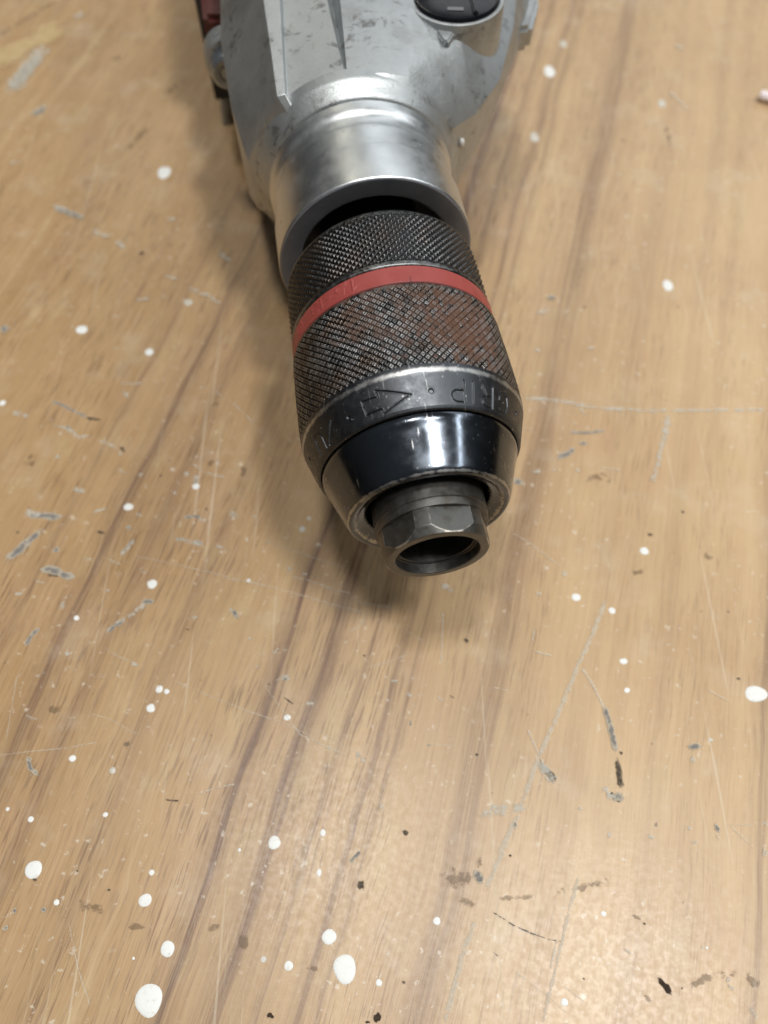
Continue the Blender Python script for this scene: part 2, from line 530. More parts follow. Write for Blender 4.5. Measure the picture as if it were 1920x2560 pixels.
def lathe(name, prof_s, prof_r, phi, fn=None, wear=None, sharp=35):
    """surface of revolution about the spindle: s along it (mm from the tip), phi from straight up (deg).
    fn(S, PH, R) may return a modified radius grid, wear(S, PH) a per-vertex attribute"""
    s = np.asarray(prof_s, float)
    r = np.asarray(prof_r, float)
    ph = np.asarray(phi, float)
    Sg, PH = np.meshgrid(s, ph, indexing='ij')
    Rg = np.repeat(r[:, None], len(ph), 1)
    W = None
    if fn is not None:
        res = fn(Sg, PH, Rg)
        if isinstance(res, tuple):
            Rg, W = res
        else:
            Rg = res
    if wear is not None:
        W = wear(Sg, PH)
    a = np.radians(PH)
    co = np.stack([Rg * np.sin(a) * MM, Sg * MM, AXH + Rg * np.cos(a) * MM], -1).reshape(-1, 3)
    ns, npn = len(s), len(ph)
    i = np.arange(ns - 1)[:, None]
    j = np.arange(npn)[None, :]
    j2 = (j + 1) % npn
    q = np.stack([i * npn + j, (i + 1) * npn + j, (i + 1) * npn + j2, i * npn + j2], -1).reshape(-1, 4)
    return from_arrays(name, co, q, {'wear': (W if W is not None else np.zeros_like(Rg))}, True, sharp)


def rounded(pts, rad, seg=5):
    """polyline (s, r) with each inner corner rounded"""
    out = [pts[0]]
    for k in range(1, len(pts) - 1):
        p0, p1, p2 = (np.array(q, float) for q in pts[k - 1:k + 2])
        rr = rad[k] if isinstance(rad, (list, tuple)) else rad
        d0, d1 = p0 - p1, p2 - p1
        l0, l1 = np.linalg.norm(d0), np.linalg.norm(d1)
        t = min(rr, l0 * 0.45, l1 * 0.45)
        a, b = p1 + d0 / l0 * t, p1 + d1 / l1 * t
        for m in range(seg + 1):
            x = m / seg
            out.append(tuple((1 - x) ** 2 * a + 2 * x * (1 - x) * p1 + x * x * b))
    out.append(pts[-1])
    return [p[0] for p in out], [p[1] for p in out]


PHI = np.arange(-180, 180, 1.0)

# ------------------------------------------------------------------ bench top
def slab(name, x0, x1, y0, y1, z0, z1, mat, bev=0.002):
    bm = bmesh.new()
    bmesh.ops.create_cube(bm, size=1)
    for v in bm.verts:
        v.co = ((x0 + x1) / 2 + v.co.x * (x1 - x0), (y0 + y1) / 2 + v.co.y * (y1 - y0), (z0 + z1) / 2 + v.co.z * (z1 - z0))
    bmesh.ops.bevel(bm, geom=bm.edges[:], offset=bev, segments=2, affect='EDGES')
    me = bpy.data.meshes.new(name)
    bm.to_mesh(me)
    bm.free()
    return link(name, me, mat)


bench = slab("workbench_top", -0.36, 0.36, -0.22, 0.52, -0.032, 0.0, M['bench'])
bench['kind'] = 'structure'
bench['label'] = "worn wood-grain bench top with paint drops and scratches"

# marks in the bench surface, millimetres on the bench (x right, y away)
DROPS = [
 (-71.05,7.34,1.69,1.72,1.0),(-47.64,1.8,1.25,1.23,1.0),(-42.08,-6.64,1.35,1.4,1.0),(-44.55,-15.08,2.54,2.74,1.0),(-7.53,-9.98,2.23,2.42,1.0),
 (-10.73,-4.59,1.4,1.35,1.0),(-22.57,12.4,1.24,1.32,1.0),(-51.82,39.92,0.93,0.96,1.0),(-50.48,44.16,0.83,0.83,1.0),(-48.75,43.64,0.62,0.57,1.0),
 (-67.2,29.14,0.75,0.71,1.0),(-58.16,26.65,0.69,0.71,0.7),(-73.62,16.89,0.63,0.58,1.0),(-78.89,18.88,0.39,0.4,1.0),(-58.23,17.79,0.53,0.49,1.0),
 (-65.25,1.43,0.6,0.53,1.0),(-47.04,6.82,0.56,0.55,1.0),(-21.37,37.89,0.82,0.66,1.0),(-12.64,14.29,0.57,0.71,1.0),(-13.17,6.82,0.52,0.68,1.0),
 (-29.64,11.0,0.33,0.35,1.0),(-18.38,-9.48,0.85,0.85,1.0),(-23.32,-8.4,0.58,0.58,0.7),(-0.97,-12.27,0.62,0.61,1.0),(-48.46,-8.24,0.27,0.27,1.0),
 (83.32,43.1,2.49,1.83,1.0),(54.73,50.58,0.9,0.7,1.0),(54.56,43.93,0.68,0.57,1.0),(53.74,62.8,0.82,0.8,1.0),(10.41,-1.85,0.73,0.73,1.0),
 (43.5,-0.59,0.55,0.49,1.0),(34.16,-15.43,0.7,0.67,1.0),(71.25,33.03,0.5,0.44,0.7),(62.82,-6.46,0.27,0.23,1.0),(45.67,66.17,1.1,0.93,1.0),
 (-55.59,69.54,1.22,1.12,1.0),(-64.42,90.4,1.17,1.04,1.0),(-72.17,60.97,0.65,0.62,1.0),(-20.3,84.17,0.8,0.83,0.6),(-18.76,87.2,0.52,0.52,0.6),
 (-32.53,70.44,0.44,0.48,1.0),(-66.03,139.6,1.17,1.21,1.0),(-103.43,122.21,0.88,0.88,1.0),(-71.47,213.09,2.12,2.89,1.0),(-86.51,147.66,1.78,1.39,1.0),
 (-57.21,157.86,1.27,1.18,0.7),(58.9,265.47,1.98,3.13,0.8),(96.03,247.92,1.38,1.86,0.6),(84.02,164.47,1.47,2.14,0.8),(65.59,281.71,1.31,1.88,0.5),
 (50.45,230.36,1.47,2.38,0.5),(-48.06,96.3,0.95,0.81,1.0),(63.72,78.21,1.13,0.98,1.0),
]
MARKS = [
 ('gouge',1.37,[(-92.0,76.1),(-89.5,78.1),(-87.2,81.5),(-84.9,83.6)]),('gouge',1.01,[(-89.7,88.3),(-87.3,87.9),(-84.2,87.8),(-80.7,87.5)]),('scuff',1.16,[(-90.3,89.0),(-86.3,88.3)]),
 ('gouge',0.46,[(-89.9,122.7),(-86.3,121.1),(-82.5,118.9),(-79.8,117.6)]),('pit',0.74,[(-79.8,117.4),(-78.1,117.0),(-76.0,116.7)]),('pit',0.73,[(-69.4,107.9),(-68.4,107.7),(-68.2,106.5)]),
 ('pit',0.84,[(-71.1,83.6),(-70.1,83.2),(-69.1,83.0)]),('pit',0.38,[(-91.2,83.4),(-90.4,83.2)]),('scuff',1.02,[(-79.5,95.8),(-77.8,94.9),(-76.1,94.5)]),
 ('gouge',0.47,[(-78.0,94.9),(-76.9,94.6)]),('scuff',0.82,[(-89.0,115.6),(-84.6,114.2),(-80.3,111.2),(-76.7,111.7)]),('scuff',0.57,[(-75.3,110.3),(-70.9,108.4),(-68.4,105.5)]),
 ('gouge',0.54,[(-50.2,87.5),(-47.9,87.7),(-45.9,87.5)]),('scuff',0.69,[(-46.3,87.0),(-44.3,86.6)]),('scuff',1.01,[(-39.0,88.3),(-37.5,88.1),(-36.3,87.9)]),
 ('gouge',0.43,[(-38.3,88.3),(-37.1,88.1)]),('gouge',0.49,[(-51.2,81.5),(-49.4,81.4)]),('gouge',0.53,[(-46.9,80.8),(-44.7,80.2)]),
 ('scuff',0.84,[(-51.4,81.5),(-48.3,81.1),(-44.3,79.8)]),('scuff',0.83,[(-41.3,79.8),(-39.7,78.8),(-38.5,78.5)]),('gouge',0.45,[(-64.1,77.7),(-62.9,79.6),(-61.6,81.3)]),
 ('scuff',0.91,[(-64.3,76.9),(-61.3,81.5)]),('scuff',0.88,[(-51.7,100.2),(-50.1,99.9)]),('gouge',0.55,[(-48.5,98.6),(-48.0,97.2)]),
 ('scuff',1.03,[(-48.1,99.9),(-48.2,97.2)]),('scuff',0.32,[(-50.0,103.2),(-46.1,100.4),(-40.4,98.8)]),('scuff',0.48,[(-43.1,104.1),(-43.2,101.3)]),
 ('pit',0.48,[(-57.8,99.5),(-57.1,99.4)]),('stain',1.67,[(-46.7,121.6),(-45.0,120.9)]),('stain',2.0,[(-93.6,104.6),(-90.5,103.2)]),
 ('stain',1.2,[(-45.9,102.2),(-43.7,104.1)]),('scuff',0.42,[(-72.5,128.8),(-69.1,128.6),(-66.1,128.8)]),('scuff',0.59,[(-71.2,126.2),(-69.7,124.2)]),
 ('scuff',1.24,[(-99.6,119.1),(-95.7,118.1)]),('scuff',1.05,[(-85.7,105.3),(-84.4,104.8)]),('scuff',0.79,[(-64.0,100.2),(-62.3,99.5)]),
 ('scuff',0.56,[(-68.1,101.1),(-66.4,100.2)]),('scuff',1.27,[(-50.7,127.5),(-49.4,127.0)]),('gouge',0.61,[(-63.9,84.9),(-63.0,84.4)]),
 ('scuff',0.47,[(-73.2,88.8),(-69.5,90.1)]),('gouge',0.68,[(-81.0,78.1),(-79.8,78.8)]),('scuff',0.85,[(-62.3,88.3),(-60.7,88.1)]),
 ('scuff',0.79,[(-53.8,94.5),(-52.8,94.4)]),('stain',1.11,[(-35.9,102.2),(-36.5,99.0)]),('gouge',0.58,[(-84.6,114.4),(-83.7,114.2)]),
 ('scuff',0.93,[(-32.8,88.3),(-32.0,87.5)]),('scuff',0.25,[(-46.3,126.2),(-40.4,121.6),(-34.2,115.2)]),('gouge',1.19,[(-82.5,73.4),(-80.6,73.4),(-77.7,72.0),(-75.0,71.3)]),
 ('pit',0.37,[(-81.0,71.8),(-78.4,71.5)]),('gouge',0.61,[(-82.5,54.3),(-81.9,56.7),(-80.4,58.5)]),('scuff',0.95,[(-65.2,57.4),(-62.3,59.5),(-58.5,62.7),(-54.9,65.8)]),
 ('gouge',0.5,[(-64.0,57.8),(-62.6,59.1),(-61.0,60.1)]),('gouge',0.73,[(-57.0,65.0),(-54.8,65.2)]),('gouge',0.58,[(-35.2,62.5),(-34.5,60.8)]),
 ('scuff',0.51,[(-36.4,63.3),(-34.8,62.0)]),('scratch',0.34,[(-67.2,76.0),(-64.0,74.6)]),('scratch',0.19,[(-60.9,76.8),(-55.9,75.8),(-48.2,74.0),(-43.2,72.8),(-30.7,69.4)]),
 ('scratch',0.18,[(-64.3,53.7),(-60.8,51.7),(-55.9,49.7)]),('scratch',0.14,[(-47.0,46.0),(-39.3,42.7),(-28.3,38.6)]),('scratch',0.2,[(-83.0,29.8),(-76.5,30.6),(-68.9,31.3),(-62.1,32.6)]),
 ('scratch',0.14,[(-65.7,37.9),(-64.5,38.6),(-60.2,37.4),(-56.1,35.2),(-53.6,34.1)]),('scuff',0.63,[(-78.8,46.9),(-76.7,48.3)]),('scuff',0.7,[(-64.5,46.9),(-63.2,47.1)]),
 ('scuff',0.71,[(-73.2,52.3),(-72.2,52.4)]),('scuff',0.59,[(-67.7,68.0),(-65.5,67.6)]),('scuff',0.66,[(-76.3,62.7),(-75.7,65.0)]),
 ('scuff',0.51,[(-87.8,67.0),(-86.3,67.0)]),('scuff',0.63,[(-57.7,50.1),(-55.5,49.7)]),('scuff',0.87,[(-45.1,61.6),(-43.8,61.2)]),
 ('scuff',0.6,[(-58.4,72.6),(-57.3,72.4)]),('scratch',0.37,[(-83.7,70.2),(-81.4,69.8)]),('pit',0.2,[(-37.9,34.1),(-37.6,33.9)]),
 ('gouge',0.47,[(-76.9,29.3),(-76.1,28.8)]),('scuff',0.43,[(-32.0,56.3),(-30.3,55.7)]),('scuff',0.48,[(-79.1,38.4),(-76.5,37.4)]),
 ('scratch',0.17,[(-82.3,32.9),(-83.0,46.5),(-82.2,47.9)]),('scratch',0.3,[(-73.9,75.8),(-72.5,76.3),(-70.9,75.6)]),('pit',0.25,[(-46.3,58.2),(-45.2,58.1)]),
 ('stain',1.37,[(-74.7,39.9),(-71.9,39.6)]),('scratch',0.22,[(-38.5,70.9),(-31.7,70.0),(-18.2,66.2),(-5.3,62.3)]),('scratch',0.29,[(-22.6,71.5),(-18.4,70.5),(-12.4,68.2),(-7.6,67.0)]),
 ('scratch',0.19,[(-29.9,80.8),(-23.0,78.7),(-17.9,76.6),(-8.8,73.4)]),('scratch',0.26,[(-6.8,65.0),(1.6,63.5)]),('scratch',0.18,[(1.6,60.1),(4.1,58.5),(9.4,55.2)]),
 ('scratch',0.29,[(-8.5,57.4),(-6.0,58.9),(-3.9,60.8)]),('scratch',0.18,[(-4.8,48.7),(0.8,50.4),(5.8,52.3)]),('scuff',0.36,[(-25.4,52.3),(-24.2,53.7)]),
 ('gouge',0.58,[(-35.5,62.7),(-34.7,61.4)]),('scuff',0.98,[(-24.3,46.2),(-21.2,46.9)]),('gouge',0.49,[(-22.7,46.3),(-21.9,46.5)]),
 ('pit',0.38,[(-26.1,45.3),(-25.6,45.2)]),('pit',0.24,[(-22.3,42.3),(-20.2,40.8)]),('scuff',0.55,[(-17.4,41.1),(-15.3,40.6)]),
 ('scuff',0.63,[(-29.2,49.4),(-28.0,49.2)]),('scuff',0.49,[(-4.1,45.8),(-3.4,45.7)]),('scuff',0.62,[(4.9,43.0),(6.3,42.9)]),
 ('scuff',0.24,[(1.2,46.2),(3.2,46.1)]),('pit',0.43,[(18.7,55.9),(19.4,55.2)]),('pit',0.25,[(-4.7,52.0),(-4.3,51.8)]),
 ('gouge',0.31,[(5.8,37.2),(5.9,36.2)]),('scuff',0.87,[(-6.2,30.0),(-4.6,29.2)]),('gouge',0.34,[(9.5,31.9),(10.2,31.9)]),
 ('scratch',0.2,[(10.2,32.1),(15.9,31.6)]),('scratch',0.43,[(13.9,62.0),(13.5,56.7),(13.1,50.1)]),('scuff',0.96,[(13.4,69.8),(16.7,67.2)]),
 ('scuff',0.52,[(-23.4,73.8),(-22.3,73.0)]),('scuff',0.52,[(-19.6,72.2),(-18.5,71.8)]),('scratch',0.2,[(-30.0,39.2),(-20.9,36.2),(-14.7,33.2)]),
 ('scratch',0.13,[(-14.8,35.2),(-5.9,30.3)]),('scuff',0.76,[(-29.6,81.2),(-26.9,80.8)]),('pit',0.17,[(14.8,42.7),(15.6,42.2)]),
 ('scuff',0.48,[(12.0,42.3),(13.2,41.6)]),('scuff',0.5,[(-31.7,56.3),(-30.6,55.9)]),('scuff',0.33,[(-12.0,32.2),(-11.6,30.0)]),
 ('pit',0.47,[(19.8,30.0),(20.4,29.8)]),('scuff',0.83,[(37.3,123.9),(45.2,123.2),(51.4,121.9),(57.9,120.6),(67.8,119.9),(80.2,119.6),(92.8,119.9),(103.6,120.1)]),('scuff',0.83,[(52.2,122.1),(53.9,118.6)]),
 ('gouge',0.53,[(49.5,112.7),(54.4,112.5),(58.6,113.2)]),('gouge',0.65,[(51.6,109.3),(53.6,109.2)]),('gouge',0.81,[(45.4,104.6),(47.6,106.0),(49.7,107.4)]),
 ('scuff',1.04,[(38.6,100.9),(40.6,100.9)]),('gouge',1.19,[(33.6,98.1),(35.2,97.2)]),('scuff',0.82,[(37.7,113.7),(38.9,113.4)]),
 ('scuff',0.72,[(49.0,100.9),(50.6,101.1)]),('scuff',1.14,[(76.7,118.6),(73.0,108.4),(68.8,97.2)]),('pit',0.43,[(74.8,89.0),(75.5,88.8)]),
 ('pit',0.53,[(65.3,82.7),(66.4,82.5)]),('scuff',1.26,[(42.9,72.8),(43.9,71.6)]),('scuff',0.81,[(36.0,66.9),(37.5,66.9)]),
 ('scuff',0.56,[(43.6,101.1),(44.4,101.0)]),('scratch',0.23,[(31.7,83.2),(36.4,79.8),(42.3,74.4)]),('stain',2.38,[(51.9,98.1),(58.3,99.0)]),
 ('stain',1.12,[(60.0,72.8),(62.6,72.4)]),('scuff',0.32,[(55.5,101.8),(61.0,100.9)]),('stain',1.5,[(77.9,76.5),(80.4,76.1)]),
 ('scuff',0.74,[(86.3,116.6),(87.5,116.4)]),('hole',0.88,[(52.7,-11.5),(53.2,-12.4),(53.8,-13.1),(54.5,-14.1)]),('pit',0.29,[(56.6,-13.1),(56.9,-13.2)]),
 ('stain',1.01,[(57.7,-12.9),(59.9,-12.1),(63.9,-11.2),(67.8,-10.8)]),('stain',1.18,[(69.8,-11.1),(71.3,-12.6),(73.2,-13.1)]),('stain',1.06,[(34.0,3.5),(38.0,3.5),(41.3,4.6),(46.0,5.2)]),
 ('crack',0.24,[(27.0,-3.3),(30.5,-4.5),(32.5,-5.1),(34.9,-5.4)]),('crack',0.27,[(25.2,-2.3),(25.8,-2.8)]),('scratch',0.72,[(39.2,5.8),(37.5,1.9),(35.4,-3.6),(33.7,-8.0),(31.7,-13.6),(29.7,-18.9)]),
 ('scratch',0.53,[(33.8,-4.9),(32.0,-10.1)]),('scratch',0.2,[(24.6,-10.1),(31.3,-14.6),(34.3,-17.1)]),('scratch',0.23,[(34.4,-12.9),(38.2,-15.6)]),
 ('gouge',0.85,[(48.6,21.7),(49.8,21.1),(50.0,20.4)]),('scuff',0.78,[(47.3,22.3),(49.0,20.1)]),('scuff',0.58,[(40.6,19.1),(41.4,18.8)]),
 ('scuff',0.64,[(46.4,14.3),(47.0,13.5)]),('scuff',0.57,[(54.5,14.0),(55.6,12.8)]),('scuff',0.51,[(63.1,15.3),(63.6,15.0)]),
 ('gouge',0.64,[(68.9,15.9),(69.1,14.4)]),('scuff',0.83,[(68.6,14.4),(68.6,12.6)]),('scuff',0.64,[(63.2,12.6),(64.5,12.5)]),
 ('scratch',0.19,[(71.5,15.9),(76.9,15.8)]),('scratch',0.19,[(71.8,15.6),(75.9,11.3)]),('scuff',0.95,[(77.4,10.9),(78.5,10.0)]),
 ('scuff',0.83,[(78.7,16.5),(79.8,15.9)]),('scuff',0.87,[(68.7,-16.1),(70.1,-18.1)]),('scuff',0.88,[(65.6,-11.4),(66.1,-13.4)]),
 ('pit',0.3,[(51.1,-2.2),(51.4,-2.4)]),('stain',0.49,[(49.4,-0.9),(50.9,-1.7)]),('scuff',0.36,[(61.7,-6.2),(62.1,-6.5)]),
 ('pit',0.35,[(38.0,-11.5),(38.4,-11.7)]),('scuff',0.44,[(33.8,7.7),(34.9,6.6)]),('stain',0.7,[(49.8,-14.1),(50.2,-15.6)]),
 ('scuff',0.36,[(61.0,-4.5),(61.3,-4.6)]),('scuff',0.3,[(46.8,-6.7),(47.9,-7.5)]),('scratch',1.13,[(52.7,65.5),(48.4,56.9),(44.3,49.8),(39.1,39.8),(32.9,28.4),(28.1,18.1)]),
 ('scratch',1.23,[(28.1,18.1),(24.2,11.0),(20.4,3.4)]),('scratch',1.15,[(18.3,-1.2),(15.8,-6.3),(13.7,-12.1),(11.3,-18.9)]),('scratch',0.62,[(44.8,49.2),(47.3,44.5),(48.8,39.8)]),
 ('gouge',0.81,[(48.9,40.3),(49.8,35.3),(50.2,30.8)]),('pit',1.09,[(50.3,28.9),(50.4,25.5),(50.3,23.2)]),('gouge',1.27,[(48.9,21.6),(49.8,20.9)]),
 ('scuff',1.27,[(46.2,23.2),(48.7,20.4)]),('pit',1.29,[(33.4,28.2),(34.9,26.5),(36.4,24.6)]),('scuff',1.36,[(19.3,17.7),(24.2,18.6),(30.1,19.5)]),
 ('scratch',0.45,[(31.5,35.3),(33.1,30.8),(34.3,27.9)]),('scuff',1.48,[(32.9,28.9),(36.4,23.7)]),('stain',2.56,[(12.2,6.3),(14.9,5.0),(18.2,5.9)]),
 ('stain',1.61,[(15.2,1.7),(18.4,1.3)]),('stain',0.65,[(21.7,1.9),(25.9,2.1),(29.6,2.5)]),('crack',0.36,[(21.6,-0.3),(25.5,-2.6),(29.9,-4.4)]),
 ('crack',0.31,[(21.1,-7.1),(22.4,-8.1)]),('pit',0.77,[(4.1,14.5),(5.0,14.1)]),('pit',0.43,[(25.5,10.1),(26.0,9.8)]),
 ('pit',0.47,[(79.8,46.6),(80.5,46.3)]),('pit',0.44,[(3.5,-12.1),(4.1,-12.3)]),('pit',0.59,[(18.6,55.8),(19.4,55.2)]),
 ('pit',0.45,[(51.0,30.4),(51.6,30.1)]),('gouge',0.58,[(27.0,16.1),(27.3,15.4)]),('scratch',0.42,[(34.1,53.0),(38.7,51.7)]),
 ('scratch',0.36,[(24.5,44.5),(28.0,43.7)]),('gouge',0.8,[(66.3,31.6),(68.6,31.6)]),('scuff',1.1,[(65.9,28.9),(66.8,28.4)]),
 ('scratch',0.31,[(72.7,43.9),(76.9,41.3)]),('stain',1.41,[(18.4,9.3),(19.8,8.4)]),('scuff',0.42,[(1.0,46.0),(3.1,46.0)]),
 ('scratch',0.32,[(35.0,58.0),(34.2,55.2)]),('gouge',1.03,[(18.5,6.7),(19.6,5.2)]),('pit',1.12,[(-5.3,4.6),(-3.9,4.6)]),
 ('hole',0.61,[(-21.9,-17.4),(-20.8,-17.7)]),('hole',0.87,[(-1.9,-18.1),(-0.6,-17.6)]),('gouge',0.6,[(-76.6,29.1),(-75.9,27.2),(-73.9,25.8)]),
 ('pit',0.29,[(-46.0,20.7),(-43.3,20.5)]),('scuff',1.0,[(-6.0,30.1),(-4.2,28.4)]),('pit',0.42,[(-62.4,7.2),(-61.8,7.0)]),
 ('gouge',0.64,[(-74.5,-3.4),(-74.1,-2.8)]),('gouge',0.43,[(-6.8,8.8),(-4.9,10.6)]),('scratch',0.25,[(-39.5,21.5),(-36.3,22.9),(-31.9,23.8)]),
 ('stain',1.38,[(-61.3,1.5),(-57.9,0.2),(-55.0,-0.2)]),('stain',1.17,[(-28.6,-3.8),(-26.5,-6.2)]),('stain',0.82,[(-35.0,-3.4),(-32.3,-2.6)]),
 ('stain',0.62,[(-15.1,-9.9),(-12.4,-9.9)]),('gouge',0.55,[(-73.4,-0.2),(-73.1,0.2)]),('gouge',0.55,[(-67.7,-0.2),(-67.3,0.4)]),
 ('scratch',0.27,[(-62.0,-2.2),(-58.7,-10.1),(-55.5,-15.7)]),('scuff',0.68,[(-0.9,19.2),(0.0,19.2)]),('pit',0.37,[(-70.7,5.6),(-70.0,5.4)]),
 ('hole',0.26,[(-3.4,-18.6),(-2.6,-18.6)]),('stain',0.73,[(-50.1,-2.6),(-46.4,-3.0)]),('scratch',0.2,[(-27.1,45.2),(-18.2,34.0),(-7.9,29.6)]),
 ('pit',0.42,[(-55.4,3.8),(-54.8,3.5)]),('bare',6.86,[(-140.9,269.1),(-132.7,277.2),(-126.3,284.6),(-118.6,292.3)]),('gouge',3.31,[(-130.4,256.8),(-128.1,263.7),(-125.1,273.6)]),
 ('scuff',4.69,[(-130.9,254.2),(-127.5,263.7),(-123.6,280.0)]),('gouge',1.27,[(-103.5,197.0),(-98.5,194.3),(-94.2,191.9)]),('scuff',1.47,[(-104.5,197.4),(-99.2,195.3)]),
 ('scuff',1.24,[(-90.0,187.2),(-84.6,183.8)]),('scuff',1.42,[(-81.9,181.9),(-79.1,179.3)]),('gouge',1.61,[(-119.4,241.7),(-116.7,245.8)]),
 ('scuff',1.99,[(-115.2,296.2),(-114.4,301.1)]),('scuff',1.13,[(-50.5,177.3),(-45.4,173.5)]),('scuff',1.11,[(-65.3,167.9),(-61.5,166.6)]),
 ('scuff',1.19,[(-58.3,163.6),(-52.0,160.5),(-47.6,157.0)]),('stain',1.06,[(-141.6,286.5),(-134.8,295.2),(-127.9,304.1),(-124.1,309.1)]),('pit',0.85,[(-74.4,177.3),(-72.7,177.0)]),
 ('gouge',1.34,[(-109.4,147.7),(-107.6,147.7)]),('stain',1.35,[(-85.6,221.3),(-82.7,229.0),(-79.9,235.3)]),('stain',2.41,[(-76.2,251.7),(-73.3,258.5)]),
 ('scuff',1.53,[(-122.9,218.3),(-119.2,217.5)]),('scuff',1.26,[(-67.5,191.9),(-65.0,191.2)]),('stain',1.68,[(-97.9,271.8),(-94.8,273.6)]),
 ('scuff',1.09,[(-72.3,158.7),(-68.7,158.7)]),('scuff',0.93,[(47.3,159.4),(50.3,159.8)]),('gouge',0.58,[(47.9,159.4),(50.2,159.4)]),
 ('scuff',1.16,[(43.9,153.4),(48.0,154.9)]),('scuff',0.96,[(99.5,254.4),(104.5,243.7)]),('scuff',1.45,[(106.9,280.5),(107.9,278.2)]),
 ('stain',1.19,[(95.6,235.4),(95.0,223.4)]),('scuff',1.12,[(42.7,140.3),(43.8,140.0)]),('scuff',1.12,[(57.3,141.0),(59.0,140.7)]),
]



def paint_drop(x, y, rx, ry, k, idx):
    r_ = random.Random(idx * 13 + 1)
    n = 22
    big = max(rx, ry)
    h = min(0.22, 0.05 + 0.06 * big)
    ph = [r_.uniform(0, 6.28) for _ in range(3)]
    am = [r_.uniform(0, 0.07), r_.uniform(0, 0.05), r_.uniform(0, 0.03)]
    co, q, t = [(x, y, h)], [], []
    for ring, (f, z) in enumerate(((0.45, 0.95), (0.78, 0.78), (0.94, 0.45), (1.0, 0.05))):
        for i in range(n):
            a = 2 * PI * i / n
            w = 1 + sum(am[m] * math.sin((m + 2) * a + ph[m]) for m in range(3))
            co.append((x + rx * f * w * math.cos(a), y + ry * f * w * math.sin(a), h * z))
    for i in range(n):
        j = (i + 1) % n
        t.append((0, 1 + i, 1 + j))
        for ring in range(3):
            b = 1 + ring * n
            q.append((b + i, b + n + i, b + n + j, b + j))
    co = np.array(co) * MM
    me = from_arrays("paint_drop", co, q, None, True, None, t)
    return link("paint_drop", me, M['paint'] if k > 0.75 else M['thin'], bench)


for i, d in enumerate(DROPS):
    paint_drop(*d, i)


def surface_mark(kind, w, pts, idx):
    """a flat ragged mark following a line in the bench surface; 'cover' fades to its edge"""
    r_ = random.Random(idx * 7 + 3)
    P = np.array(pts, float)
    if len(P) == 1:
        P = np.vstack([P, P + [w * 0.3, 0]])
    seg = np.linalg.norm(np.diff(P, axis=0), axis=1)
    L = np.concatenate([[0], np.cumsum(seg)])
    tot = max(L[-1], 1e-3)
    n = int(min(60, max(6, tot / max(w * 0.6, 0.25))))
    t = np.linspace(0, tot, n)
    X = np.interp(t, L, P[:, 0])
    Y = np.interp(t, L, P[:, 1])
    dx, dy = np.gradient(X), np.gradient(Y)
    l = np.hypot(dx, dy) + 1e-9
    dx, dy = dx / l, dy / l
    blob = kind in ('bare', 'pit', 'hole', 'gouge', 'scuff', 'stain')
    ext = w * (0.9 if blob else 0.4)
    X = np.concatenate([[X[0] - dx[0] * ext], X, [X[-1] + dx[-1] * ext]])
    Y = np.concatenate([[Y[0] - dy[0] * ext], Y, [Y[-1] + dy[-1] * ext]])
    dx = np.concatenate([[dx[0]], dx, [dx[-1]]])
    dy = np.concatenate([[dy[0]], dy, [dy[-1]]])
    m = len(X)
    wob = np.interp(np.arange(m), np.linspace(0, m, 9), [r_.uniform(0.65, 1.15) for _ in range(9)])
    hw = w * wob * ((0.95 if kind in ('pit', 'hole') else 1.15) if blob else 0.75)
    tt = np.linspace(0, 1, m)
    cap = np.clip(np.minimum(tt, 1 - tt) * (m - 1) / (1.6 if m < 14 else 2.5), 0, 1)
    hw = hw * (0.25 + 0.75 * np.sqrt(cap))
    side = np.interp(np.arange(m), np.linspace(0, m, 7), [r_.uniform(-0.3, 0.3) for _ in range(7)]) * w * (0.5 if blob else 0.15)
    cross = (-1.0, -0.55, 0.0, 0.55, 1.0)
    cov = (0.0, 0.75, 1.0, 0.75, 0.0)
    z = 0.03 + 0.0012 * idx
    co, A = [], []
    for i in range(m):
        for c, k in zip(cross, cov):
            o = c * hw[i] + side[i]
            co.append((X[i] - dy[i] * o, Y[i] + dx[i] * o, z))
            A.append(k * cap[i])
    q = []
    for i in range(m - 1):
        for j in range(4):
            b = i * 5 + j
            q.append((b, b + 1, b + 6, b + 5))
    me = from_arrays(kind, np.array(co) * MM, q, {'cover': A}, True)
    nrm = me.polygons[0].normal.z if len(me.polygons) else 1
    nm = {'bare': 'bare_patch', 'hole': 'hole', 'pit': 'pit', 'crack': 'hair_crack', 'gouge': 'gouge', 'scuff': 'scuff', 'scratch': 'scratch', 'stain': 'stain'}[kind]
    return link(nm, me, M[kind], bench)


for i, (kind, w, pts) in enumerate(MARKS):
    surface_mark(kind, w, pts, i)

# ------------------------------------------------------------------ the drill
drill = bpy.data.objects.new("power_drill", None)
COL.objects.link(drill)
drill.location = (0.00975, 0.05684, 0.0)
drill.rotation_euler = (0, 0, math.radians(9.02))
drill['label'] = "power drill with cast aluminium gearcase and knurled keyless chuck lying on bench"
drill['category'] = "drill"

# bit holder nose with six wrench flats
FLAT = 9.43


def holder_fn(Sg, PH, R):
    d = (PH - 14.0 + 30.0) % 60.0 - 30.0
    lim = FLAT / np.cos(np.radians(d))
    cut = (Sg < 4.99) & (np.arange(Sg.shape[0])[:, None] < NF)
    R2 = np.where(cut, np.minimum(R, lim), R)
    edge = np.exp(-((R - lim) / 0.10) ** 2) * cut * 0.75
    return R2, edge + WR[:, None]


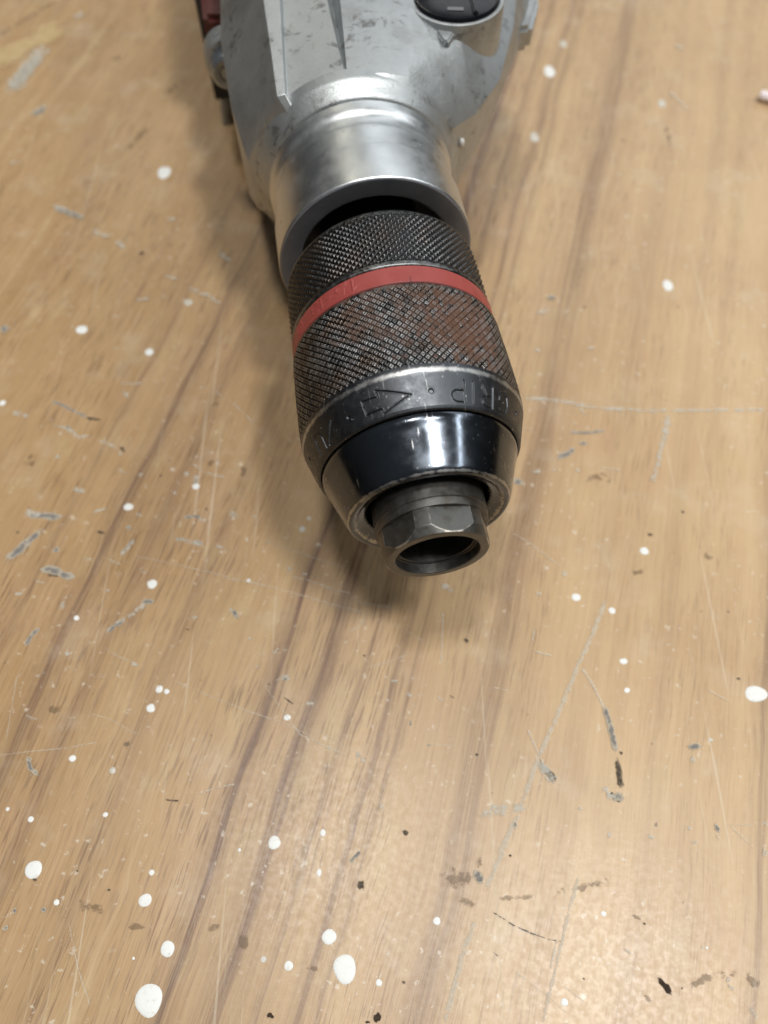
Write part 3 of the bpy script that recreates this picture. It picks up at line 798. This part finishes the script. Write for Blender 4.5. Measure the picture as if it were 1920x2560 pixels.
s1 = [12.0, 8.0, 6.62, 6.52, 6.42, 6.32, 5.6, 5.02, 5.0, 4.98] + list(np.linspace(4.9, 1.8, 16)) + list(np.linspace(1.7, 0.25, 16)) + [0.15, 0.06, 0.0, 0.0]
r1 = [10.6, 10.6, 10.6, 10.42, 10.42, 10.5, 10.45, 10.4, 10.22, 10.2] + [10.2] * 16 + list(10.2 - 0.72 * np.linspace(0, 1, 16)) + [9.44, 9.38, 9.25, 8.9]
NF = len(s1)
wr = [0.0] * len(s1)
wr[4] = 0.2
for k in range(1, 6):
    wr[-k] = 0.55
s2 = [0.0, 0.0, 0.08, 0.2, 1.0, 1.9, 2.0, 2.0, 2.15, 9.0, 14.0, 14.0]
r2 = [8.2, 7.95, 7.82, 7.75, 7.72, 7.72, 7.6, 7.1, 6.95, 6.9, 6.8, 0.05]
w2 = [0.55, 0.55, 0.4, 0.2, 0, 0, 0.1, 0.1, 0, 0, 0, 0]
WR = np.array(wr + w2)
me = lathe("bit_holder", s1 + s2, r1 + r2, np.arange(-180, 180, 0.5), holder_fn, None, 28)
holder = link("bit_holder", me, M['holder'], drill)
me = lathe("bore", [13.9, 2.2], [6.6, 6.86], PHI, None, None, 30)

# tapered nose cone
ps, pr = rounded([(14.0, 11.4), (10.2, 11.4), (9.5, 12.2), (9.2, 13.2), (8.45, 14.1), (8.35, 14.9), (9.2, 15.55), (16.3, 18.15), (17.5, 18.75), (18.6, 18.8), (18.6, 16.5)],
                 [0, .5, .3, .3, .3, .4, .8, 1.2, .6, .35, 0], 5)
ps2, pr2 = [], []
for k in range(len(ps) - 1):
    m = max(1, int(np.hypot(ps[k + 1] - ps[k], pr[k + 1] - pr[k]) / 0.35))
    for x in range(m):
        ps2.append(ps[k] + (ps[k + 1] - ps[k]) * x / m)
        pr2.append(pr[k] + (pr[k + 1] - pr[k]) * x / m)
ps2.append(ps[-1])
pr2.append(pr[-1])


def cone_wear(Sg, PH):
    return np.exp(-((Sg - 8.75) / 0.42) ** 2) * 0.85 + np.exp(-((Sg - 18.3) / 0.25) ** 2) * 0.2


cone = link("nose_cone", lathe("nose_cone", ps2, pr2, np.arange(-180, 180, 0.75), None, cone_wear, 30), M['cone'], drill)

# ---- front sleeve: stamped band, bright shoulder, knurl
LET = {
    'G': [[(1.0, .80), (.82, .96), (.5, 1.0), (.18, .86), (.02, .5), (.18, .14), (.5, 0.0), (.82, .04), (1.0, .22), (1.0, .46), (.58, .46)]],
    'R': [[(0, 0), (0, 1), (.68, 1), (.92, .9), (1, .76), (.92, .60), (.68, .5), (0, .5)], [(.55, .5), (1.02, 0)]],
    'I': [[(0, 0), (0, 1)]],
    'P': [[(0, 0), (0, 1), (.68, 1), (.92, .9), (1, .74), (.92, .58), (.68, .48), (0, .48)]],
    'Z': [[(0.0, 1), (1, 1), (0, 0), (1.05, 0)]],
    'U': [[(0, 1), (0, .34), (.14, .1), (.42, 0), (.62, 0), (.88, .1), (1, .34), (1, 1)]],
    '1': [[(.0, .78), (.45, 1), (.45, 0)]],
    '5': [[(.95, 1), (.15, 1), (.08, .55), (.6, .62), (.95, .42), (.9, .12), (.5, 0), (.05, .1)]],
    '3': [[(.05, .9), (.5, 1), (.92, .86), (.85, .6), (.4, .52), (.88, .44), (.98, .16), (.5, 0), (.02, .1)]],
    '-': [[(.3, .5), (.7, .5)]],
    ',': [[(.4, .08), (.25, -.12)]],
    'o': [[(.5, 1), (.15, .85), (0, .5), (.15, .15), (.5, 0), (.85, .15), (1, .5), (.85, .85), (.5, 1)], [(.05, -.05), (.95, 1.05)]],
}


def strokes(ch, phi0, wdeg, s_base, h):
    return [[(phi0 - u * wdeg, s_base - v * h) for u, v in st] for st in LET[ch]]


def seg_dist(S_, PH, st, rad):
    k = rad * PI / 180
    x, y = PH * k, S_
    D = np.full(S_.shape, 9.0)
    for (a, b), (c, d) in zip(st[:-1], st[1:]):
        ax, ay, bx, by = a * k, b, c * k, d
        vx, vy = bx - ax, by - ay
        l2 = vx * vx + vy * vy + 1e-12
        t = np.clip(((x - ax) * vx + (y - ay) * vy) / l2, 0, 1)
        D = np.minimum(D, np.hypot(x - ax - t * vx, y - ay - t * vy))
    return D


band_strokes = []
for ch, p0, w in (('G', 51.6, 7.6), ('R', 39.0, 7.0), ('I', 26.6, 1), ('P', 21.7, 7.0)):
    band_strokes += strokes(ch, p0, w, 23.35, 3.75)
for ch, p0, w in (('Z', -48.2, 8.4), ('U', -59.6, 7.2)):
    band_strokes += strokes(ch, p0, w, 23.1, 3.55)
band_strokes.append([(-5.3, 21.3), (-21.4, 23.55), (-21.0, 22.4), (-29.2, 22.6), (-28.9, 20.15), (-20.7, 20.2), (-20.3, 19.2), (-5.3, 21.3)])
band_dots = [(4.5, 21.5, .48), (-38.4, 21.35, .40), (-36.6, 20.75, .22), (-82.0, 22.2, .42), (61.6, 21.7, .42), (-97, 21.3, .4)]


def band_fn(Sg, PH, R):
    D = np.full(Sg.shape, 9.0)
    for st in band_strokes:
        D = np.minimum(D, seg_dist(Sg, PH, st, 20.4))
    g = np.clip((0.185 - D) / 0.10, 0, 1)
    lip = np.exp(-((D - 0.25) / 0.07) ** 2)
    k = 20.4 * PI / 180
    for (p, s, r) in band_dots:
        d = np.hypot((PH - p) * k, Sg - s)
        g = np.maximum(g, np.clip((r - d) / 0.14, 0, 1))
        lip = np.maximum(lip, np.exp(-((d - r - 0.10) / 0.08) ** 2))
    W = lip * 0.55 - g * 0.8 + np.exp(-((Sg - 25.2) / 0.75) ** 2) * 0.85
    return R - 0.24 * g + 0.03 * lip, W


fine = np.concatenate([np.arange(-100, 80, 0.19), np.arange(80, 260, 1.5)])
bs = [19.3, 18.75, 18.55, 18.5] + list(np.arange(18.65, 24.4, 0.06)) + list(np.linspace(24.4, 26.35, 14))
br = [17.4, 18.6, 18.95, 19.1] + list(np.interp(np.arange(18.65, 24.4, 0.06), [18.65, 19.1, 24.4], [19.4, 19.7, 21.4])) + list(21.40 + 0.45 * np.sin(np.linspace(0, 1, 14) * PI / 2))
sleeve_band = lathe("lettered_band", bs, br, fine, band_fn, None, 60)

NK = 94
CP = 360.0 / NK
QP = 1.46


def knurl_fn(depth, pit, s_lo, s_hi):
    def f(Sg, PH, R):
        u = PH / CP + Sg / QP
        v = PH / CP - Sg / QP
        gu = np.abs((u + .5) % 1 - .5)
        gv = np.abs((v + .5) % 1 - .5)
        mn = np.minimum(gu, gv)
        if pit:
            h = np.clip((mn - 0.035) / 0.10, 0, 1)
            h = h * h * (3 - 2 * h)
            cu, cv = np.abs(u % 1 - .5), np.abs(v % 1 - .5)
            c = np.maximum(cu, cv)
            p = np.clip((0.135 - c) / 0.05, 0, 1)
            h = h - 0.55 * p
            W = np.clip((mn - 0.09) / 0.06, 0, 1) * (1 - 0.8 * p)
        else:
            h = np.clip(mn / 0.46, 0, 1)
            W = np.clip((h - 0.55) / 0.4, 0, 1)
        j = np.sin(np.floor(u) * 12.9898 + np.floor(v) * 78.233) * 43758.5453
        j = j - np.floor(j)
        h = h * (0.86 + 0.14 * j)
        W = W * (0.45 + 0.55 * j)
        env = np.clip((Sg - s_lo) / 0.7, 0, 1) * np.clip((s_hi - Sg) / 0.7, 0, 1)
        return R - depth * (1 - h) * env, W * env + (1 - env) * 0.55
    return f


kphi = np.arange(0, NK * 16) * (360.0 / (NK * 16))
ks = np.concatenate([np.arange(26.3, 44.7, QP / 14), [44.9, 45.3, 45.55, 45.6]])
kr = np.interp(ks, [26.3, 30, 36, 44.7, 45.3, 45.55, 45.6], [21.85, 21.95, 21.85, 21.5, 21.3, 21.05, 20.4])
front = link("front_sleeve", lathe("front_sleeve", ks, kr, kphi, knurl_fn(0.30, True, 26.0, 44.9), None, 70), M['knurl_rust'], drill)
front['label'] = "rusty knurled front sleeve"
link("lettered_band", sleeve_band, M['band'], front)

# ---- red ring with raised size figures
ring_strokes = []
for ch, p0, w in (('1', -21.2, 3.6), (',', -25.6, 3.0), ('5', -27.3, 5.4), ('-', -34.4, 5.4), ('1', -41.0, 3.6), ('3', -44.8, 5.6), ('o', -60.2, 6.6)):
    ring_strokes += strokes(ch, p0, w, 49.15, 2.25)


def ring_fn(Sg, PH, R):
    D = np.full(Sg.shape, 9.0)
    for st in ring_strokes:
        D = np.minimum(D, seg_dist(Sg, PH, st, 21.1))
    g = np.clip((0.24 - D) / 0.12, 0, 1)
    tick = np.exp(-((PH - 6.4) / 0.30) ** 2) * np.clip((47.3 - Sg) / 0.6, 0, 1)
    edge = np.exp(-((Sg - 45.75) / 0.16) ** 2) * 0.6 + np.exp(-((Sg - 49.95) / 0.14) ** 2) * 0.6
    return R + 0.11 * g - 0.05 * tick, np.clip(tick + edge, 0, 1)


rs = [45.62, 45.66, 45.8] + list(np.arange(45.9, 49.8, 0.10)) + [49.9, 50.03, 50.06]
rr = [20.2, 20.9, 21.02] + [21.15] * len(np.arange(45.9, 49.8, 0.10)) + [21.0, 20.85, 20.2]
rphi = np.concatenate([np.arange(-72, -14, 0.3), np.arange(-14, 14, 0.5), np.arange(14, 288, 1.5)])
link("red_ring", lathe("red_ring", rs, rr, rphi, ring_fn, None, 60), M['red'], drill)

# ---- rear knurled sleeve
ks = np.concatenate([[50.1, 50.15, 50.4, 50.7, 51.0], np.arange(51.3, 63.6, QP / 14), np.linspace(63.7, 67.0, 14), [67.2, 67.2]])
kr = np.interp(ks, [50.1, 50.15, 50.4, 51.3, 58, 63.6, 65.2, 66.3, 66.9, 67.0], [20.3, 20.75, 21.0, 21.05, 21.05, 20.9, 20.4, 19.6, 18.7, 18.4])
kr[-1] = 12.0
link("rear_sleeve", lathe("rear_sleeve", ks, kr, kphi, knurl_fn(0.34, False, 51.2, 64.6), None, 70), M['knurl'], drill)
link("spindle", lathe("spindle", [66.0, 88.0], [11.0, 11.0], PHI, None, None, 30), M['bore'], drill)

# ---- turned aluminium collar and its steel face ring, dim reflection put into its colour
ps, pr = rounded([(73.5, 21.45), (73.75, 21.6), (83.9, 21.5), (84.3, 21.0), (90.3, 21.0), (91.6, 20.75), (93.4, 20.75), (94.8, 21.5), (97.4, 21.7), (97.6, 20.5)],
                 [0, .25, .12, .12, .8, .9, .9, .8, .3, 0], 5)
collar = link("spindle_collar", lathe("spindle_collar", ps, pr, np.arange(-180, 180, 0.75), None, None, 22), M['turned'], drill)
ps, pr = rounded([(74.2, 21.42), (73.42, 21.38), (73.25, 21.1), (73.6, 17.0), (73.9, 16.6), (86.0, 16.5), (87.5, 10.0)], [0, .2, .3, .3, .3, .3, 0], 4)
link("face_ring", lathe("face_ring", ps, pr, np.arange(-180, 180, 1.0), None, None, 25), M['lip'], collar)

ps, pr = rounded([(97.3, 20.6), (97.5, 21.9), (98.3, 22.5), (100.0, 23.3), (101.2, 24.2), (104.0, 24.5)], [0, .5, .8, 1.0, 1.0, 0], 5)
NECK = lathe("neck", ps, pr, np.arange(-180, 180, 1.0), None, None, 30)

# ---- cast gear housing: feature lines (side, s, z from axis) at successive stations
C5 = 25.2


def cp(phi, r=22.6, s=99.6):
    a = math.radians(phi)
    return (r * math.sin(a), s, r * math.cos(a))


H_LINES = [
    # flange circle        front edge            then back along the body
    [cp(-150), (-15, 106, -19), (-19, 116, -30), (-22, 136, -44.8), (-23, 156, -44.8), (-24, 178, -44.8)],            # bottom left
    [cp(-112), (-25.2, 104, -9), (-27.2, 115, -14), (-27.6, 136, -26), (-27.4, 152, -28), (-27.4, 178, -28)],         # left lower
    [cp(-84), (-25.6, 104, 4.5), (-27.7, 115, 11.5), (-28.2, 136, 14.0), (-27.2, 151, 15.0), (-27.0, 178, 15.0)],      # left bevel edge
    [cp(-40), (-16.9, 103, 20.6), (-16.8, 114, 23.2), (-16.8, 132, 26.0), (-16.8, 150, 27.5), (-16.8, 178, 28.5)],
    [cp(-36), (-15.1, 103, 21.0), (-14.3, 114, 23.4), (-12.9, 132, 26.2), (-12.4, 150, 27.7), (-12.4, 178, 28.7)],
    [cp(-34), (-14.7, 103, 19.8), (-13.8, 114, 22.0), (-12.3, 132, 24.6), (-11.8, 150, 26.0), (-11.8, 178, 27.0)],
    [cp(-4.6), (-2.0, 102.6, 23.9), (-2.3, 114, 24.6), (-2.7, 132, 25.6), (-2.9, 150, 26.4), (-2.9, 178, 27.2)],
    [cp(-4.0), (-1.8, 102.6, 23.7), (-1.6, 114, 23.2), (-1.3, 132, 22.9), (-1.1, 150, 23.4), (-1.1, 178, 24.2)],
    [cp(-3.4), (-1.55, 102.6, 24.1), (-0.7, 114, 25.2), (0.55, 132, 26.4), (0.8, 150, 27.2), (0.8, 178, 28.0)],
    [cp(13), (6.3, 102.4, 23.9), (7.4, 114, 25.4), (8.8, 132, 26.4), (9.2, 150, 27.0), (9.2, 178, 27.8)],
    [cp(27), (11.6, 102.2, 22.4), (14.2, 114, 23.7), (17.0, 132, 24.8), (18.0, 150, 24.6), (18.0, 178, 25.2)],
    [cp(45), (20.2, 104.1, 16.0), (26.0, 114, 20.4), (30.0, 132, 22.4), (32.0, 150, 22.0), (32.0, 178, 22.5)],
    [cp(64), (28.7, 106, 9.2), (36.4, 115.0, 10.9), (43.6, 132, 12.9), (49.0, 150, 15.5), (51.0, 178, 15.5)],         # right corner
    [cp(98), (25.2, 103, -7), (34.4, 114, -1.0), (46.0, 134, 4.5), (53.6, 150, 7.0), (55.5, 178, 6.5)],               # right silhouette
    [cp(128), (20, 105, -17), (27, 116, -20), (36, 136, -30), (42, 152, -30), (44, 178, -30)],
    [cp(160), (10, 106, -21), (14, 116, -31), (18, 136, -44.8), (22, 156, -44.8), (24, 178, -44.8)],
]
nl, nst = len(H_LINES), len(H_LINES[0])
bm = bmesh.new()
V = [[bm.verts.new((x * MM, s * MM, AXH + z * MM)) for (x, s, z) in ln] for ln in H_LINES]
for i in range(nl):
    j = (i + 1) % nl
    for k in range(nst - 1):
        bm.faces.new((V[i][k], V[i][k + 1], V[j][k + 1], V[j][k]))
bm.faces.new([V[i][-1] for i in range(nl)][::-1])
bmesh.ops.recalc_face_normals(bm, faces=bm.faces[:])
me = bpy.data.meshes.new("gear_housing")
bm.to_mesh(me)
bm.free()
housing = link("gear_housing", me, M['cast'], drill)
link("neck", NECK, M['cast'], housing)
bv = housing.modifiers.new("soft_edges", 'BEVEL')
bv.width = 0.0009
bv.segments = 3
bv.limit_method = 'ANGLE'
bv.angle_limit = math.radians(24)
me.polygons.foreach_set('use_smooth', np.ones(len(me.polygons), bool))
me.set_sharp_from_angle(angle=math.radians(27))


def vert_cyl(name, cx, cs, prof, mat, parent, n=64, sharp=35):
    """turned part standing upright on the housing; prof is (radius, z from axis)"""
    a = np.arange(n) * 2 * PI / n
    co = np.concatenate([np.stack([(cx + r * np.cos(a)) * MM, (cs + r * np.sin(a)) * MM, np.full(n, AXH + z * MM)], 1) for r, z in prof])
    m = len(prof)
    i = np.arange(m - 1)[:, None]
    j = np.arange(n)[None]
    q = np.stack([i * n + j, i * n + (j + 1) % n, (i + 1) * n + (j + 1) % n, (i + 1) * n + j], -1).reshape(-1, 4)
    return link(name, from_arrays(name, co, q, {'wear': np.zeros(len(co))}, True, sharp), mat, parent)


BX, BS, BT = 27.0, 126.9, 24.2
vert_cyl("selector_boss", BX, BS, [(11.2, 8.0), (11.2, BT - 0.5), (11.05, BT - 0.15), (10.7, BT), (10.2, BT - 0.1), (10.0, BT - 0.4), (10.0, BT - 2.0)], M['cast'], housing)
knob = vert_cyl("selector_knob", BX, BS, [(9.9, BT - 2.2), (9.9, BT + 0.1), (9.6, BT + 0.55), (9.0, BT + 0.75), (5.0, BT + 0.95), (0.05, BT + 1.0)], M['black'], housing)


def poly_prism(name, pts, z0, z1, mat, parent, bev=0.0):
    bm = bmesh.new()
    lo = [bm.verts.new((x * MM, s * MM, AXH + z0 * MM)) for x, s in pts]
    hi = [bm.verts.new((x * MM, s * MM, AXH + z1 * MM)) for x, s in pts]
    n = len(pts)
    bm.faces.new(hi)
    bm.faces.new(lo[::-1])
    for i in range(n):
        bm.faces.new((lo[i], lo[(i + 1) % n], hi[(i + 1) % n], hi[i]))
    bmesh.ops.recalc_face_normals(bm, faces=bm.faces[:])
    if bev:
        bmesh.ops.bevel(bm, geom=bm.edges[:], offset=bev * MM, segments=2, affect='EDGES')
    me = bpy.data.meshes.new(name)
    bm.to_mesh(me)
    bm.free()
    return link(name, me, mat, parent)


poly_prism("pointer", [(19.8, 121.3), (25.6, 117.5), (22.4, 112.6), (21.4, 113.4)], 12.0, 22.8, M['cast'], housing, 0.4)
poly_prism("knob_rib", [(29.2, 118.0), (30.3, 118.0), (30.7, 134.0), (29.6, 134.0)], BT + 0.2, BT + 1.5, M['black'], housing, 0.3)
poly_prism("knob_mark", [(23.6, 120.3), (27.2, 119.5), (27.4, 120.8), (23.9, 121.5)], BT + 0.3, BT + 1.02, M['mark'], housing)
poly_prism("side_cover", [(46.0, 138.0), (50.5, 138.0), (55.6, 150.0), (57.0, 176.0), (48.0, 176.0)], 2.0, 8.6, M['cast'], housing, 1.2)


def along_cyl(name, cx, cz, prof, mat, parent, n=48, sharp=35):
    a = np.arange(n) * 2 * PI / n
    co = np.concatenate([np.stack([(cx + r * np.cos(a)) * MM, np.full(n, s * MM), AXH + (cz + r * np.sin(a)) * MM], 1) for s, r in prof])
    m = len(prof)
    i = np.arange(m - 1)[:, None]
    j = np.arange(n)[None]
    q = np.stack([i * n + j, i * n + (j + 1) % n, (i + 1) * n + (j + 1) % n, (i + 1) * n + j], -1).reshape(-1, 4)
    return link(name, from_arrays(name, co, q, {'wear': np.zeros(len(co))}, True, sharp), mat, parent)


lug = along_cyl("screw_lug", -27.0, 2.0, [(146.0, 0.05), (146.0, 6.3), (146.4, 6.8), (147.5, 7.0), (151.0, 7.0), (152.0, 4.0), (152.0, 0.05)], M['cast'], housing)
along_cyl("screw", -28.0, 1.5, [(142.2, 0.05), (142.2, 2.0), (143.0, 2.0), (143.0, 2.2), (142.2, 2.4), (142.0, 3.8), (142.6, 4.6), (146.2, 4.7)], M['zinc'], housing)

# motor shell behind the gear housing
bm = bmesh.new()
bmesh.ops.create_cube(bm, size=1)
for v in bm.verts:
    v.co = ((2.0 + v.co.x * 76) * MM, (222 + v.co.y * 92) * MM, AXH + (-10.9 + v.co.z * 67.5) * MM)
bmesh.ops.bevel(bm, geom=bm.edges[:], offset=0.010, segments=4, affect='EDGES')
me = bpy.data.meshes.new("motor_shell")
bm.to_mesh(me)
bm.free()
motor = link("motor_shell", me, M['shell'], drill)
me.polygons.foreach_set('use_smooth', np.ones(len(me.polygons), bool))
me.set_sharp_from_angle(angle=math.radians(40))
poly_prism("red_panel", [(-33.4, 164.0), (-29.0, 163.0), (-20.0, 163.0), (-20.0, 182.0), (-33.4, 182.0)], -9.0, 4.0, M['redshell'], motor, 1.5)

# fleck of paint caught on the housing beside the collar
bm = bmesh.new()
bmesh.ops.create_icosphere(bm, subdivisions=2, radius=1.0)
for v in bm.verts:
    v.co = (0.0252 + v.co.x * 0.0007, 0.1030 + v.co.y * 0.0006, AXH + 0.0042 + v.co.z * 0.0013)
me = bpy.data.meshes.new("paint_fleck")
bm.to_mesh(me)
bm.free()
link("paint_fleck", me, M['paint'], housing)

# ------------------------------------------------------------------ curled scrap of paper at the right edge
n, m = 14, 30
co, q = [], []
for i in range(m):
    t = i / (m - 1)
    for j in range(n):
        a = -0.5 + 5.4 * j / (n - 1)
        rad = 1.55 + 0.12 * math.sin(t * 21) + 0.05 * j / n
        cx, cz = t * 15.0, 1.75
        co.append((cx + 0.25 * math.sin(a * 2 + t * 5), rad * math.cos(a) + t * 0.8, cz + rad * math.sin(a)))
for i in range(m - 1):
    for j in range(n - 1):
        b = i * n + j
        q.append((b, b + 1, b + n + 1, b + n))
me = from_arrays("paper_scrap", np.array(co) * MM, q, None, True, None)
scrap = link("paper_scrap", me, M['pink'])
so = scrap.modifiers.new("thickness", 'SOLIDIFY')
so.thickness = 0.00012
scrap.location = (0.1298, 0.2500, 0.0)
scrap.rotation_euler = (0, 0, math.radians(-32))
scrap['label'] = "small curled pale pink paper scrap at the right edge of the bench"
scrap['category'] = "paper scrap"
